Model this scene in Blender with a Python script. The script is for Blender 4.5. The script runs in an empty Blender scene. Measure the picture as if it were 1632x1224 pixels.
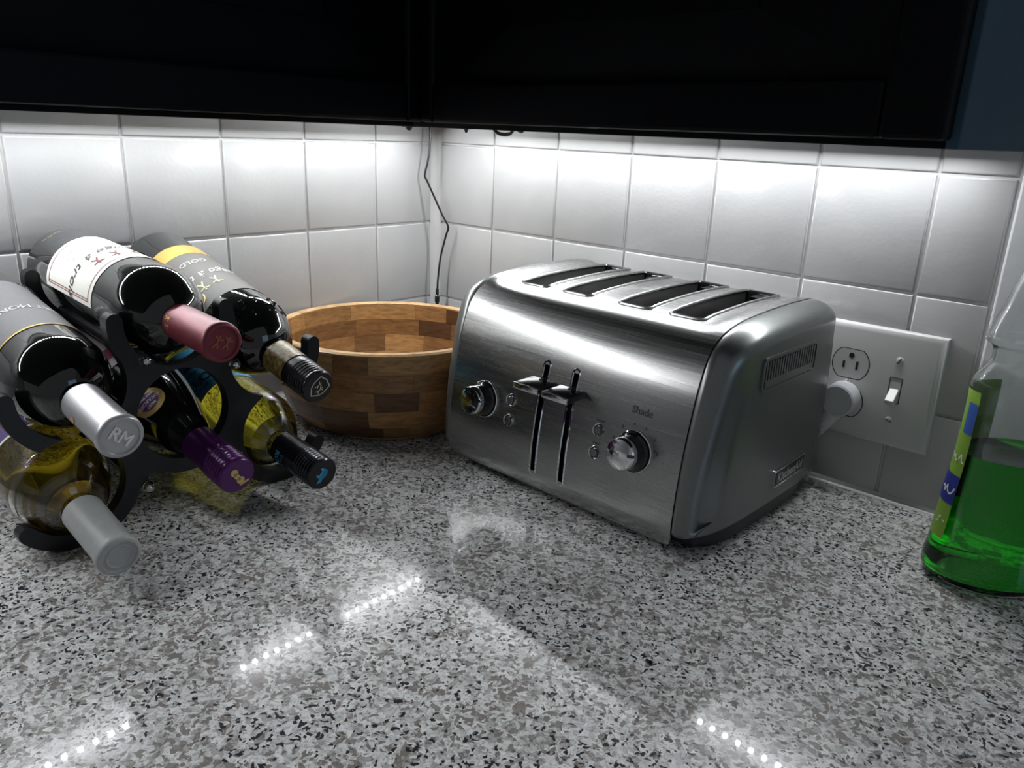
import bpy, bmesh, math, random
from mathutils import Vector, Matrix
random.seed(7)
PI = math.pi; D2R = math.radians
scene = bpy.context.scene
C = scene.collection

# ------------------------------------------------------------------ camera
cam_d = bpy.data.cameras.new('camera'); cam = bpy.data.objects.new('camera', cam_d); C.objects.link(cam)
_r = Vector((.7408, .6707, .0390)); _d = Vector((.2343, -.2032, -.9507)); _f = Vector((-.6297, .7134, -.3076))
M_ = Matrix.Identity(4)
for i, v in enumerate((_r, -_d, -_f)):
    for j in range(3): M_[j][i] = v[j]
M_ = M_.to_quaternion().to_matrix().to_4x4()
M_.translation = (.853, -.7853, .3359)
cam.matrix_world = M_
cam_d.sensor_width = 36; cam_d.lens = 36 * 1251.6 / 1632
cam_d.clip_start = .01
scene.camera = cam

# ------------------------------------------------------------------ world, lights, exposure
w = bpy.data.worlds.new('room_ambient'); scene.world = w; w.use_nodes = True
w.node_tree.nodes['Background'].inputs[0].default_value = (.92, .96, 1.0, 1)
w.node_tree.nodes['Background'].inputs[1].default_value = .17
scene.view_settings.view_transform = 'Standard'
scene.view_settings.look = 'None'
scene.view_settings.gamma = 1.0
scene.view_settings.exposure = 0.0
scene.cycles.use_denoising = True
LED_STRENGTH = 800.0
wl = bpy.data.lights.new('added_blue_light', 'AREA'); wl.shape = 'RECTANGLE'; wl.size = 1.0; wl.size_y = 1.2
wl.energy = 4; wl.color = (.45, .72, 1.0)
wo = bpy.data.objects.new('added_blue_light', wl); C.objects.link(wo)
wo.location = (3.4, -.25, .9); wo.rotation_euler = (0, PI/2, 0)   # bluish light added far to the right; no window is known there

# ------------------------------------------------------------------ materials
def mat(name, color, rough=.4, metal=0., trans=0., ior=1.45, coat=0., coat_r=.03, emit=None, es=0., spec=.5, aniso=0.):
    m = bpy.data.materials.new(name); m.use_nodes = True
    b = m.node_tree.nodes['Principled BSDF']
    b.inputs['Base Color'].default_value = (*color, 1)
    b.inputs['Roughness'].default_value = rough; b.inputs['Metallic'].default_value = metal
    b.inputs['Transmission Weight'].default_value = trans; b.inputs['IOR'].default_value = ior
    b.inputs['Coat Weight'].default_value = coat; b.inputs['Coat Roughness'].default_value = coat_r
    b.inputs['Specular IOR Level'].default_value = spec; b.inputs['Anisotropic'].default_value = aniso
    if emit: b.inputs['Emission Color'].default_value = (*emit, 1); b.inputs['Emission Strength'].default_value = es
    return m
def nodes(m): return m.node_tree.nodes, m.node_tree.links, m.node_tree.nodes['Principled BSDF']
def noise(m, scale, detail=3, vec=None, rough=.5, dist=0.):
    n, l, b = nodes(m); t = n.new('ShaderNodeTexNoise')
    t.inputs['Scale'].default_value = scale; t.inputs['Detail'].default_value = detail
    t.inputs['Roughness'].default_value = rough; t.inputs['Distortion'].default_value = dist
    if vec is None:
        tc = n.new('ShaderNodeTexCoord'); vec = tc.outputs['Object']
    l.new(vec, t.inputs['Vector']); return t
def ramp(m, fac, stops, interp='LINEAR'):
    n, l, b = nodes(m); r = n.new('ShaderNodeValToRGB'); r.color_ramp.interpolation = interp
    e = r.color_ramp.elements
    while len(e) < len(stops): e.new(.5)
    for el, (p, c) in zip(e, stops):
        el.position = p; el.color = (*c, 1) if len(c) == 3 else c
    l.new(fac, r.inputs[0]); return r
def bump(m, h, strength, dist=.001):
    n, l, b = nodes(m); bp = n.new('ShaderNodeBump'); bp.inputs['Strength'].default_value = strength; bp.inputs['Distance'].default_value = dist
    l.new(h, bp.inputs['Height']); l.new(bp.outputs[0], b.inputs['Normal']); return bp

def tile_mat():
    m = mat('glazed_white_tile', (.42, .42, .415), .24, coat=.45, coat_r=.13)
    n, l, b = nodes(m)
    tc = n.new('ShaderNodeTexCoord'); geo = n.new('ShaderNodeNewGeometry')
    t1 = noise(m, 230, 2, geo.outputs['Position']); t2 = noise(m, 14, 2, geo.outputs['Position'])
    mx = n.new('ShaderNodeMath'); mx.operation = 'MULTIPLY_ADD'; mx.inputs[1].default_value = .22
    l.new(t1.outputs['Fac'], mx.inputs[0]); l.new(t2.outputs['Fac'], mx.inputs[2])
    bump(m, mx.outputs[0], .35, .0016)
    r = ramp(m, t2.outputs['Fac'], [(.3, (.40, .40, .40)), (.7, (.44, .44, .435))]); l.new(r.outputs[0], b.inputs['Base Color'])
    return m
def granite_mat():
    m = mat('speckled_granite', (.6, .6, .6), .16, coat=.5, coat_r=.02, spec=.16)
    n, l, b = nodes(m); tc = n.new('ShaderNodeTexCoord')
    warp = noise(m, 110, 3, tc.outputs['Object'])
    vm = n.new('ShaderNodeVectorMath'); vm.operation = 'SCALE'; vm.inputs['Scale'].default_value = .009
    l.new(warp.outputs['Color'], vm.inputs[0])
    va = n.new('ShaderNodeVectorMath'); va.operation = 'ADD'; l.new(tc.outputs['Object'], va.inputs[0]); l.new(vm.outputs[0], va.inputs[1])
    def vor(s):
        v = n.new('ShaderNodeTexVoronoi'); v.inputs['Scale'].default_value = s; l.new(va.outputs[0], v.inputs['Vector'])
        sx = n.new('ShaderNodeSeparateColor'); l.new(v.outputs['Color'], sx.inputs[0]); return sx.outputs[0]
    big = noise(m, 16, 4, tc.outputs['Object'], .6)
    def shifted(v, k):
        a = n.new('ShaderNodeMath'); a.operation = 'MULTIPLY_ADD'; a.inputs[1].default_value = k
        s = n.new('ShaderNodeMath'); s.operation = 'SUBTRACT'; s.inputs[1].default_value = .5; l.new(big.outputs['Fac'], s.inputs[0])
        l.new(s.outputs[0], a.inputs[0]); l.new(v, a.inputs[2]); return a.outputs[0]
    c1 = ramp(m, shifted(vor(270), .7), [(0, (.30, .28, .26)), (.12, (.46, .45, .44)), (.30, (.63, .63, .63)), (.58, (.76, .76, .755)), (.86, (.84, .84, .83))], 'CONSTANT')
    fine = ramp(m, vor(760), [(0, (.62, .60, .58)), (.25, (.88, .88, .88)), (.6, (1, 1, 1))], 'CONSTANT')
    mix = n.new('ShaderNodeMix'); mix.data_type = 'RGBA'; mix.blend_type = 'MULTIPLY'; mix.inputs[0].default_value = .9
    l.new(c1.outputs[0], mix.inputs[6]); l.new(fine.outputs[0], mix.inputs[7])
    def over(prev, fac, col, stops):
        mk = ramp(m, fac, stops, 'CONSTANT'); o = n.new('ShaderNodeMix'); o.data_type = 'RGBA'
        l.new(mk.outputs[0], o.inputs[0]); l.new(prev, o.inputs[6]); o.inputs[7].default_value = (*col, 1); return o.outputs[2]
    c = over(mix.outputs[2], shifted(vor(400), 1.0), (.235, .213, .195), [(0, (1, 1, 1)), (.10, (0, 0, 0))])
    c = over(c, shifted(vor(470), -.9), (.035, .035, .04), [(0, (1, 1, 1)), (.085, (0, 0, 0))])
    fl = noise(m, 70, 4, va.outputs[0], .62)
    fr = ramp(m, fl.outputs['Fac'], [(.305, (.10, .095, .095)), (.335, (1, 1, 1))])
    mu = n.new('ShaderNodeMix'); mu.data_type = 'RGBA'; mu.blend_type = 'MULTIPLY'; mu.inputs[0].default_value = .9
    l.new(c, mu.inputs[6]); l.new(fr.outputs[0], mu.inputs[7])
    l.new(mu.outputs[2], b.inputs['Base Color'])
    return m
def wood_mat(name, stops):
    m = mat(name, (.4, .2, .08), .42, coat=.15, coat_r=.25)
    n, l, b = nodes(m); oi = n.new('ShaderNodeObjectInfo'); tc = n.new('ShaderNodeTexCoord')
    geo = n.new('ShaderNodeTexCoord')
    mp = n.new('ShaderNodeMapping'); mp.inputs['Scale'].default_value = (1, 1, 5)
    ad = n.new('ShaderNodeVectorMath'); ad.operation = 'ADD'; l.new(geo.outputs['Object'], ad.inputs[0])
    cb = n.new('ShaderNodeCombineXYZ'); l.new(oi.outputs['Random'], cb.inputs[2]); l.new(cb.outputs[0], ad.inputs[1])
    l.new(ad.outputs[0], mp.inputs[0])
    g = noise(m, 55, 5, mp.outputs[0], .6, .6)
    base = ramp(m, oi.outputs['Random'], stops)
    gr = ramp(m, g.outputs['Fac'], [(.3, (.55, .5, .45)), (.62, (1.1, 1.08, 1.05))])
    mu = n.new('ShaderNodeMix'); mu.data_type = 'RGBA'; mu.blend_type = 'MULTIPLY'; mu.inputs[0].default_value = 1
    l.new(base.outputs[0], mu.inputs[6]); l.new(gr.outputs[0], mu.inputs[7]); l.new(mu.outputs[2], b.inputs['Base Color'])
    return m
def brushed(name, col, rough, stretch, aniso=.5):
    m = mat(name, col, rough, 1.0, aniso=aniso)
    n, l, b = nodes(m); tc = n.new('ShaderNodeTexCoord'); mp = n.new('ShaderNodeMapping'); mp.inputs['Scale'].default_value = stretch
    l.new(tc.outputs['Object'], mp.inputs[0]); g = noise(m, 900, 3, mp.outputs[0])
    r = ramp(m, g.outputs['Fac'], [(.3, (rough-.03,)*3), (.7, (rough+.04,)*3)]); l.new(r.outputs[0], b.inputs['Roughness'])
    bump(m, g.outputs['Fac'], .018, .0003)
    big = noise(m, 9, 3, tc.outputs['Object']); rc = ramp(m, big.outputs['Fac'], [(.35, tuple(c*.9 for c in col)), (.65, col)]); l.new(rc.outputs[0], b.inputs['Base Color'])
    return m
def painted(name, col, rough, sc=60, var=.15, bs=.1):
    m = mat(name, col, rough); n, l, b = nodes(m)
    t = noise(m, sc, 3); r = ramp(m, t.outputs['Fac'], [(.3, tuple(c*(1-var) for c in col)), (.7, tuple(min(1, c*(1+var)) for c in col))])
    l.new(r.outputs[0], b.inputs['Base Color']); bump(m, t.outputs['Fac'], bs, .0006); return m

TILE = tile_mat(); GRANITE = granite_mat()
GROUT = painted('white_painted_grout', (.46, .46, .455), .45, 300, .05, .3)
WALLP = painted('white_wall_paint', (.62, .63, .64), .6, 120, .03, .1)
CAB = painted('dark_navy_cabinet_paint', (.0018, .0024, .0042), .45, 40, .15, .05); nodes(CAB)[2].inputs['Specular IOR Level'].default_value = .15
CABSIDE_LIT = painted('cabinet_paint_blue_lit', (.026, .068, .105), .6, 40, .08, .1)  # bluish light falling on the end panel is put into its colour
STEEL = brushed('brushed_stainless_steel', (.41, .41, .405), .25, (.012, 1, 1))
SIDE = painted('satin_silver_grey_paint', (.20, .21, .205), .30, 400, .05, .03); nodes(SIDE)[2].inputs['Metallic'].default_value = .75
CHROME = mat('polished_chrome', (.75, .75, .76), .06, 1.0)
BLACKP = mat('black_plastic', (.012, .012, .014), .3)
BLACKG = mat('gloss_black_plastic', (.008, .008, .01), .12, coat=.5)
DARKIN = mat('dark_metal_interior', (.16, .155, .15), .35, .85)
RACK = painted('black_painted_rack', (.010, .010, .012), .3, 200, .2, .05)
WHITEPL = mat('white_switch_plastic', (.56, .56, .55), .28)
PLUGPL = mat('pale_grey_plug_plastic', (.50, .51, .53), .4)
SLOTD = mat('dark_socket_slot', (.01, .01, .01), .6)
DGLASS = mat('dark_bottle_glass', (.004, .005, .004), .035, coat=1, coat_r=.02)
CGLASS = mat('clear_bottle_glass', (.97, .98, .96), .0, trans=1, ior=1.5)
WINE_Y = mat('yellow_white_wine', (.975, .88, .07), .0, trans=1, ior=1.34)
WINE_G = mat('golden_white_wine', (.91, .66, .035), .0, trans=1, ior=1.34)
PLASTC = mat('clear_soft_plastic', (.97, .985, .98), .03, trans=1, ior=1.42)
SOAP = mat('green_dish_soap', (.014, .58, .016), .0, trans=1, ior=1.36)
WOOD = wood_mat('acacia_wood_blocks', [(0, (.10, .048, .020)), (.25, (.24, .12, .045)), (.5, (.38, .20, .075)), (.75, (.46, .26, .10)), (1, (.14, .07, .028))])
WOODL = wood_mat('pale_acacia_rim', [(0, (.52, .33, .16)), (1, (.58, .38, .19))])
CAULK = mat('white_caulk', (.50, .50, .49), .3)
LEDM = mat('white_led_emitter', (.9, .9, .9), .4, emit=(.95, .975, 1.0), es=LED_STRENGTH)
TAPE = mat('white_led_tape', (.7, .7, .7), .4)
def plain(name, col, rough=.45, metal=0.): return mat(name, col, rough, metal)

# ------------------------------------------------------------------ builders
def link(name, me, m, parent=None, smooth=True, mtx=None):
    o = bpy.data.objects.new(name, me); C.objects.link(o)
    if m and not me.materials: me.materials.append(m)
    if parent: o.parent = parent
    if mtx is not None: o.matrix_local = mtx
    return o
def obj(name, bm, m, parent=None, smooth=False, angle=35, mtx=None):
    bmesh.ops.recalc_face_normals(bm, faces=bm.faces[:])
    me = bpy.data.meshes.new(name)
    if smooth:
        for f in bm.faces: f.smooth = True
        for e in bm.edges:
            if len(e.link_faces) == 2 and e.calc_face_angle(0) > math.radians(angle): e.smooth = False
    bm.to_mesh(me); bm.free()
    return link(name, me, m, parent, mtx=mtx)
def tag(o, label=None, cat=None, group=None, kind=None):
    if label: o['label'] = label
    if cat: o['category'] = cat
    if group: o['group'] = group
    if kind: o['kind'] = kind
    return o
def empty(name, loc=(0, 0, 0), label=None, cat=None, group=None):
    o = bpy.data.objects.new(name, None); C.objects.link(o); o.location = loc; o.empty_display_size = .02
    return tag(o, label, cat, group)
def box(bm, x0, x1, y0, y1, z0, z1, mtx=None):
    vs = [bm.verts.new((x, y, z)) for x in (x0, x1) for y in (y0, y1) for z in (z0, z1)]
    for f in ((0, 1, 3, 2), (4, 6, 7, 5), (0, 4, 5, 1), (2, 3, 7, 6), (0, 2, 6, 4), (1, 5, 7, 3)): bm.faces.new([vs[i] for i in f])
    if mtx is not None: bmesh.ops.transform(bm, matrix=mtx, verts=vs)
    return vs
def bbox(x0, x1, y0, y1, z0, z1, bev=.002, seg=2):
    bm = bmesh.new(); box(bm, x0, x1, y0, y1, z0, z1)
    if bev: bmesh.ops.bevel(bm, geom=bm.edges[:], offset=bev, segments=seg, profile=.5, affect='EDGES')
    return bm
def catmull(pts, n):
    out = []; P = [pts[0]] + list(pts) + [pts[-1]]
    for i in range(1, len(P)-2):
        p0, p1, p2, p3 = [Vector(P[k]) for k in (i-1, i, i+1, i+2)]
        for k in range(n):
            t = k/n
            out.append(.5*((2*p1)+(-p0+p2)*t+(2*p0-5*p1+4*p2-p3)*t*t+(-p0+3*p1-3*p2+p3)*t**3))
    out.append(Vector(P[-2])); return out
def lathe(bm, prof, seg=48, sx=1., sy=1., cap0=True, cap1=True):
    rings = []
    for r, z in prof:
        if r < 1e-6: rings.append([bm.verts.new((0, 0, z))])
        else: rings.append([bm.verts.new((r*sx*math.cos(2*PI*k/seg), r*sy*math.sin(2*PI*k/seg), z)) for k in range(seg)])
    for a, b in zip(rings, rings[1:]):
        for k in range(seg):
            k2 = (k+1) % seg
            if len(a) == 1 and len(b) == 1: continue
            if len(a) == 1: bm.faces.new((a[0], b[k2], b[k]))
            elif len(b) == 1: bm.faces.new((a[k], a[k2], b[0]))
            else: bm.faces.new((a[k], a[k2], b[k2], b[k]))
    if cap0 and len(rings[0]) > 1: bm.faces.new(rings[0][::-1])
    if cap1 and len(rings[-1]) > 1: bm.faces.new(rings[-1])
    return bm
def tube(bm, pts, r, seg=8, closed=False, cap=True):
    pts = [Vector(p) for p in pts]; n = len(pts); rings = []; up = None
    for i in range(n):
        if closed: t = pts[(i+1) % n]-pts[i-1]
        else: t = pts[min(i+1, n-1)]-pts[max(i-1, 0)]
        t.normalize()
        if up is None:
            up = Vector((0, 0, 1)) if abs(t.z) < .9 else Vector((1, 0, 0))
        a = (up - t*up.dot(t)).normalized(); up = a; b = t.cross(a)
        rr = r[i] if isinstance(r, (list, tuple)) else r
        rings.append([bm.verts.new(pts[i]+a*rr*math.cos(2*PI*k/seg)+b*rr*math.sin(2*PI*k/seg)) for k in range(seg)])
    rg = list(zip(rings, rings[1:])) + ([(rings[-1], rings[0])] if closed else [])
    for a, b in rg:
        for k in range(seg): bm.faces.new((a[k], a[(k+1) % seg], b[(k+1) % seg], b[k]))
    if cap and not closed: bm.faces.new(rings[0][::-1]); bm.faces.new(rings[-1])
    return bm
def rrect(w, h, r, n=5, cx=0, cy=0):
    out = []
    for sx, sy, a0 in ((1, 1, 0), (-1, 1, PI/2), (-1, -1, PI), (1, -1, 1.5*PI)):
        for k in range(n+1):
            a = a0+PI/2*k/n; out.append((cx+sx*(w/2-r)+r*math.cos(a), cy+sy*(h/2-r)+r*math.sin(a)))
    return out
def prism(bm, poly, z0, z1, f=lambda x, y, z: (x, y, z)):
    a = [bm.verts.new(f(x, y, z0)) for x, y in poly]; b = [bm.verts.new(f(x, y, z1)) for x, y in poly]
    bm.faces.new(a[::-1]); bm.faces.new(b); n = len(poly)
    for i in range(n): bm.faces.new((a[i], a[(i+1) % n], b[(i+1) % n], b[i]))
    return bm
def text_geo(s, size, shear=0., bold=0.):
    cu = bpy.data.curves.new('t', 'FONT'); cu.body = s; cu.size = size; cu.align_x = 'CENTER'; cu.align_y = 'CENTER'; cu.shear = shear; cu.offset = bold; cu.resolution_u = 3
    o = bpy.data.objects.new('t', cu); C.objects.link(o)
    dg = bpy.context.evaluated_depsgraph_get(); me = bpy.data.meshes.new_from_object(o.evaluated_get(dg))
    vs = [tuple(v.co) for v in me.vertices]; fs = [tuple(p.vertices) for p in me.polygons]
    bpy.data.objects.remove(o); bpy.data.curves.remove(cu); bpy.data.meshes.remove(me)
    return vs, fs
def text_obj(name, s, size, f, m, parent, shear=0., bold=0., sx=1.):
    vs, fs = text_geo(s, size, shear, bold); me = bpy.data.meshes.new(name)
    me.from_pydata([tuple(f(x*sx, y)) for x, y, z in vs], [], fs); me.update()
    return link(name, me, m, parent)
def poly_obj(name, polys, f, m, parent):
    vs, fs = [], []
    for p in polys:
        i = len(vs); vs += [tuple(f(x, y)) for x, y in p]; fs.append(tuple(range(i, i+len(p))))
    me = bpy.data.meshes.new(name); me.from_pydata(vs, [], fs); me.update(); return link(name, me, m, parent)

# ------------------------------------------------------------------ setting: walls, tiles, counter
T = .108; TS = .1058; H3 = .0978
def tile_mesh(wd, ht):
    bm = bmesh.new(); box(bm, -wd/2, wd/2, -ht/2, ht/2, -.005, .0)
    top = [e for e in bm.edges if all(v.co.z > -.001 for v in e.verts)]
    bmesh.ops.bevel(bm, geom=top, offset=.0022, segments=3, profile=.5, affect='EDGES')
    bmesh.ops.recalc_face_normals(bm, faces=bm.faces[:])
    me = bpy.data.meshes.new('tile')
    for f in bm.faces: f.smooth = True
    for e in bm.edges:
        if len(e.link_faces) == 2 and e.calc_face_angle(0) > .9: e.smooth = False
    bm.to_mesh(me); bm.free(); me.materials.append(TILE); return me
FULL = tile_mesh(TS, TS); LOW = tile_mesh(TS, H3-.003); ENDT = tile_mesh(.060, TS); ENDL = tile_mesh(.060, H3-.003)
bm = bmesh.new(); box(bm, -.06, -.002, -1.75, .06, -.9, 1.3)
wall_left = tag(obj('wall_left', bm, GROUT), kind='structure')
bm = bmesh.new(); box(bm, -.002, 2.6, .002, .06, -.9, 1.3)
wall_right = tag(obj('wall_right', bm, GROUT), kind='structure')
rows = [(0, H3), (H3, H3+T), (H3+T, H3+2*T), (H3+2*T, H3+3*T)]
def put_tile(me, parent, mtx):
    o = bpy.data.objects.new('tile', me); C.objects.link(o); o.parent = parent
    j = Matrix.Rotation(random.gauss(0, .0016), 4, 'X') @ Matrix.Rotation(random.gauss(0, .0016), 4, 'Y') @ Matrix.Translation((0, 0, random.gauss(0, .00018)))
    o.matrix_local = mtx @ j
ML = Matrix(((0, 0, 1, 0), (1, 0, 0, 0), (0, 1, 0, 0), (0, 0, 0, 1)))       # tile x -> +y, y -> z, z -> +x
MR = Matrix(((1, 0, 0, 0), (0, 0, -1, 0), (0, 1, 0, 0), (0, 0, 0, 1)))     # tile x -> +x, y -> z, z -> -y
for ri, (z0, z1) in enumerate(rows):
    zc = (z0+z1)/2 + (.001 if ri == 0 else 0)
    for i in range(14):
        put_tile(LOW if ri == 0 else FULL, wall_left, Matrix.Translation((0, -(.0+i*T+T/2+.0005), zc)) @ ML)
    for i in range(6):
        put_tile(LOW if ri == 0 else FULL, wall_right, Matrix.Translation((.004+i*T+T/2, 0, zc)) @ MR)
    put_tile(ENDL if ri == 0 else ENDT, wall_right, Matrix.Translation((.004+6*T+.031, 0, zc)) @ MR)
obj('plaster', bbox(.717, 2.6, -.0045, .004, -.03, 1.3, .002), WALLP, wall_right)
# caulk: corner cove and counter joint
bm = bmesh.new(); q = [(.0, 0), (.012, 0)]
pts = [(.0005, -.0005)] + [(.0115-.0105*math.sin(a*PI/2/6)+.0005, -.0005-.0105+.0105*math.cos(a*PI/2/6)*1) for a in range(7)]
cove = [(0, 0)] + [(.011*(1-math.sin(a*PI/12)), -.011*(1-math.cos(a*PI/12))) for a in range(7)]
prism(bm, cove, .001, .43); tag(obj('trim_1', bm, CAULK, smooth=True), kind='structure')
bm = bmesh.new(); cv = [(.0, 0)] + [(.0055*(1-math.sin(a*PI/8)), .0055*(1-math.cos(a*PI/8))) for a in range(5)]
prism(bm, cv, 0, .70, lambda x, y, z: (.011+z, -x, y)); tag(obj('trim_2', bm, CAULK, smooth=True), kind='structure')
bm = bmesh.new(); prism(bm, cv, 0, 1.5, lambda x, y, z: (x, -.011-z, y)); tag(obj('trim_3', bm, CAULK, smooth=True), kind='structure')

bm = bmesh.new()
L = [(0, 0), (2.4, 0), (2.4, -.65), (.65, -.65), (.65, -1.7), (0, -1.7)]
prism(bm, L, -.03, 0)
bmesh.ops.bevel(bm, geom=[e for e in bm.edges if all(v.co.z > -.001 for v in e.verts)], offset=.003, segments=2, profile=.5, affect='EDGES')
tag(obj('countertop', bm, GRANITE), 'polished speckled grey granite countertop running into the corner', 'countertop')
bm = bmesh.new(); box(bm, -.06, 3.2, -2.6, .06, -.92, -.9)
tag(obj('floor', bm, painted('brown_floor', (.16, .12, .09), .5)), kind='structure')
for nm, (x0, x1, y0, y1), lab in (('base_cabinet', (.001, .60, -1.7, -.6), 'dark base cabinet below the counter along the left wall'), ('base_cabinet', (.001, 2.4, -.599, -.001), 'dark base cabinet below the counter along the right wall')):
    t = empty(nm, ((x0+x1)/2, (y0+y1)/2, -.9), lab, 'cabinet', 'base cabinets')
    o = obj('body', bbox(x0, x1, y0, y1, -.8, -.0302, .002), CAB, t); o.location = -t.location
    o = obj('toe_kick', bbox(x0, x1-.05, y0+.05, y1, -.9, -.8, 0), BLACKP, t); o.location = -t.location

# ------------------------------------------------------------------ wall cabinets
def door(bm_parent, name_parent, u0, u1, z0, z1, f, end0=.055, end1=.055):
    """raised panel door in (u, z, out) coordinates"""
    def ring(bm, a, b): pass
    fr = bmesh.new()
    def bx(bm, a0, a1, c0, c1, d0, d1, bev=.0012):
        vs = [bm.verts.new(f(u, z, d)) for u in (a0, a1) for z in (c0, c1) for d in (d0, d1)]
        for q in ((0, 1, 3, 2), (4, 6, 7, 5), (0, 4, 5, 1), (2, 3, 7, 6), (0, 2, 6, 4), (1, 5, 7, 3)): bm.faces.new([vs[i] for i in q])
    d = empty('door'); d.parent = name_parent; d.location = (0, 0, 0)
    for nm, a in (('stile', (u0, u0+end0, z0, z1)), ('stile', (u1-end1, u1, z0, z1)), ('rail', (u0+end0, u1-end1, z0, z0+.030)), ('rail', (u0+end0, u1-end1, z1-.05, z1))):
        bm = bmesh.new(); bx(bm, *a, 0, .018); bmesh.ops.bevel(bm, geom=bm.edges[:], offset=.0025, segments=2, profile=.5, affect='EDGES'); obj(nm, bm, CAB, d)
    bm = bmesh.new(); a0, a1, c0, c1 = u0+end0, u1-end1, z0+.030, z1-.05
    g = .040; lo = [(a0, c0), (a1, c0), (a1, c1), (a0, c1)]; hi = [(a0+g*2, c0+g), (a1-g*2, c0+g), (a1-g*2, c1-g), (a0+g*2, c1-g)]
    A = [bm.verts.new(f(u, z, .005)) for u, z in lo]; B = [bm.verts.new(f(u, z, .012)) for u, z in hi]; B2 = [bm.verts.new(f(u, z, .015)) for u, z in hi]
    for i in range(4):
        j = (i+1) % 4; bm.faces.new((A[i], A[j], B[j], B[i])); bm.faces.new((B[i], B[j], B2[j], B2[i]))
    bm.faces.new(B2); obj('panel', bm, CAB, d)
ZB = .3352
def cabinet(label, body, f, u0, u1):
    t = empty('wall_cabinet', (0, 0, 0), label, 'cabinet', 'upper wall cabinets')
    x0, x1, y0, y1 = body
    o = obj('carcass', bbox(x0, x1, y0, y1, ZB+.012, 1.1, .001), CAB, t)
    return t
# left: front face at x=.305
t = cabinet('dark wall cabinet with raised panel door over the wine rack', (.0006, .286, -1.6, -.3075), None, 0, 0)
obj('face_frame', bbox(.286, .3045, -1.6, -.3075, ZB, 1.1, .0008), CAB, t)
door(None, t, .312, .86, ZB+.004, 1.08, lambda u, z, d: (.305+d-.0005, -u, z), .018, .06)
door(None, t, .863, 1.42, ZB+.004, 1.08, lambda u, z, d: (.305+d-.0005, -u, z))
t = cabinet('dark wall cabinet with raised panel door over the toaster', (.0006, .730, -.286, -.0006), None, 0, 0)
obj('face_frame', bbox(.286, .735, -.3045, -.286, ZB, 1.1, .0008), CAB, t)
door(None, t, .330, .733, ZB+.004, 1.08, lambda u, z, d: (u, -.305-d+.0005, z), .014, .033)
obj('end_panel', bbox(.7305, .7375, -.3060, -.0065, ZB, 1.1, .0008), CABSIDE_LIT, t)

# ------------------------------------------------------------------ LED strips
def strip(label, f, n, tilt):
    t = empty('led_strip', f(0, 0, 0), label, 'light strip', 'under-cabinet light strips'); b = Vector(t.location)
    bm = bmesh.new(); a0, a1 = Vector(f(-.008, -.005, 0)), Vector(f(n/60+.0, .005, .0009))
    box(bm, *[v for k in range(3) for v in sorted((a0[k]-b[k], a1[k]-b[k]))]); obj('tape', bm, TAPE, t)
    bm = bmesh.new(); box(bm, -.0022, .0022, -.0022, .0022, -.0014, 0)
    bmesh.ops.recalc_face_normals(bm, faces=bm.faces[:])
    lo = min(bm.faces, key=lambda f: f.calc_center_median().z); lo.material_index = 1
    bmesh.ops.transform(bm, matrix=tilt, verts=bm.verts[:])
    me = bpy.data.meshes.new('led')
    bm.to_mesh(me); bm.free(); me.materials.append(TAPE); me.materials.append(LEDM)
    for i in range(n):
        o = bpy.data.objects.new('led', me); C.objects.link(o); o.parent = t; o.location = Vector(f((i+.5)/60-.004, 0, 0))-b
LZ = ZB+.0110; LED_TILT = D2R(31)
strip('white light strip under the cabinet along the left wall', lambda s, c, z: (.033+c, -.060-s, LZ+z), 60, Matrix.Rotation(-LED_TILT, 4, 'Y'))
strip('white light strip under the cabinet along the right wall', lambda s, c, z: (.110+s, -.027+c, LZ+z), 35, Matrix.Rotation(-LED_TILT, 4, 'X'))

# ------------------------------------------------------------------ wine bottles
def prof_fn(prof):
    def f(z):
        for (r0, z0), (r1, z1) in zip(prof, prof[1:]):
            if z0 <= z <= z1 and z1 > z0: return r0+(r1-r0)*(z-z0)/(z1-z0)
        return prof[-1][0]
    return f
def bordeaux(R, Ln=.3, hs=.188, hn=.228, rn=.0145):
    base = [(0, .006), (R*.55, .004), (R*.8, .0005), (R*.93, .002), (R, .009), (R, hs)]
    k = 12; sh = []
    for i in range(1, k+1):
        a = i/k; e = .5-.5*math.cos(a*PI); q = math.sqrt(max(0, 1-(a*.985)**2))
        sh.append((rn+(R-rn)*(.72*q+.28*(1-e)) if i < k else rn, hs+(hn-hs)*a))
    return base+sh+[(rn*.985, hn+.01), (rn*.97, Ln-.004)]
def burgundy(R, Ln=.3, hs=.135, hn=.232, rn=.0145):
    base = [(0, .006), (R*.55, .004), (R*.8, .0005), (R*.93, .002), (R, .009), (R, hs)]; sh = []
    for i in range(1, 15):
        a = i/14; sh.append((rn+(R-rn)*(1-a)**1.15*(1+.9*a) if i < 14 else rn, hs+(hn-hs)*a))
    return base+sh+[(rn*.97, Ln-.004)]
def wrap(pf, th0, z0, off):
    r0 = pf(z0)
    def f(x, y):
        z = z0+y; r = pf(z)+off; th = th0+x/r0; return (r*math.cos(th), r*math.sin(th), z)
    return f
def patch(name, pf, th0, th1, z0, z1, off, m, parent, nt=28, nz=4):
    bm = bmesh.new(); V = [[bm.verts.new(((pf(z0+(z1-z0)*j/nz)+off)*math.cos(th0+(th1-th0)*i/nt), (pf(z0+(z1-z0)*j/nz)+off)*math.sin(th0+(th1-th0)*i/nt), z0+(z1-z0)*j/nz)) for j in range(nz+1)] for i in range(nt+1)]
    for i in range(nt):
        for j in range(nz): bm.faces.new((V[i][j], V[i+1][j], V[i+1][j+1], V[i][j+1]))
    me = bpy.data.meshes.new(name)
    for fc in bm.faces: fc.smooth = True
    bm.to_mesh(me); bm.free(); return link(name, me, m, parent)
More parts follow.
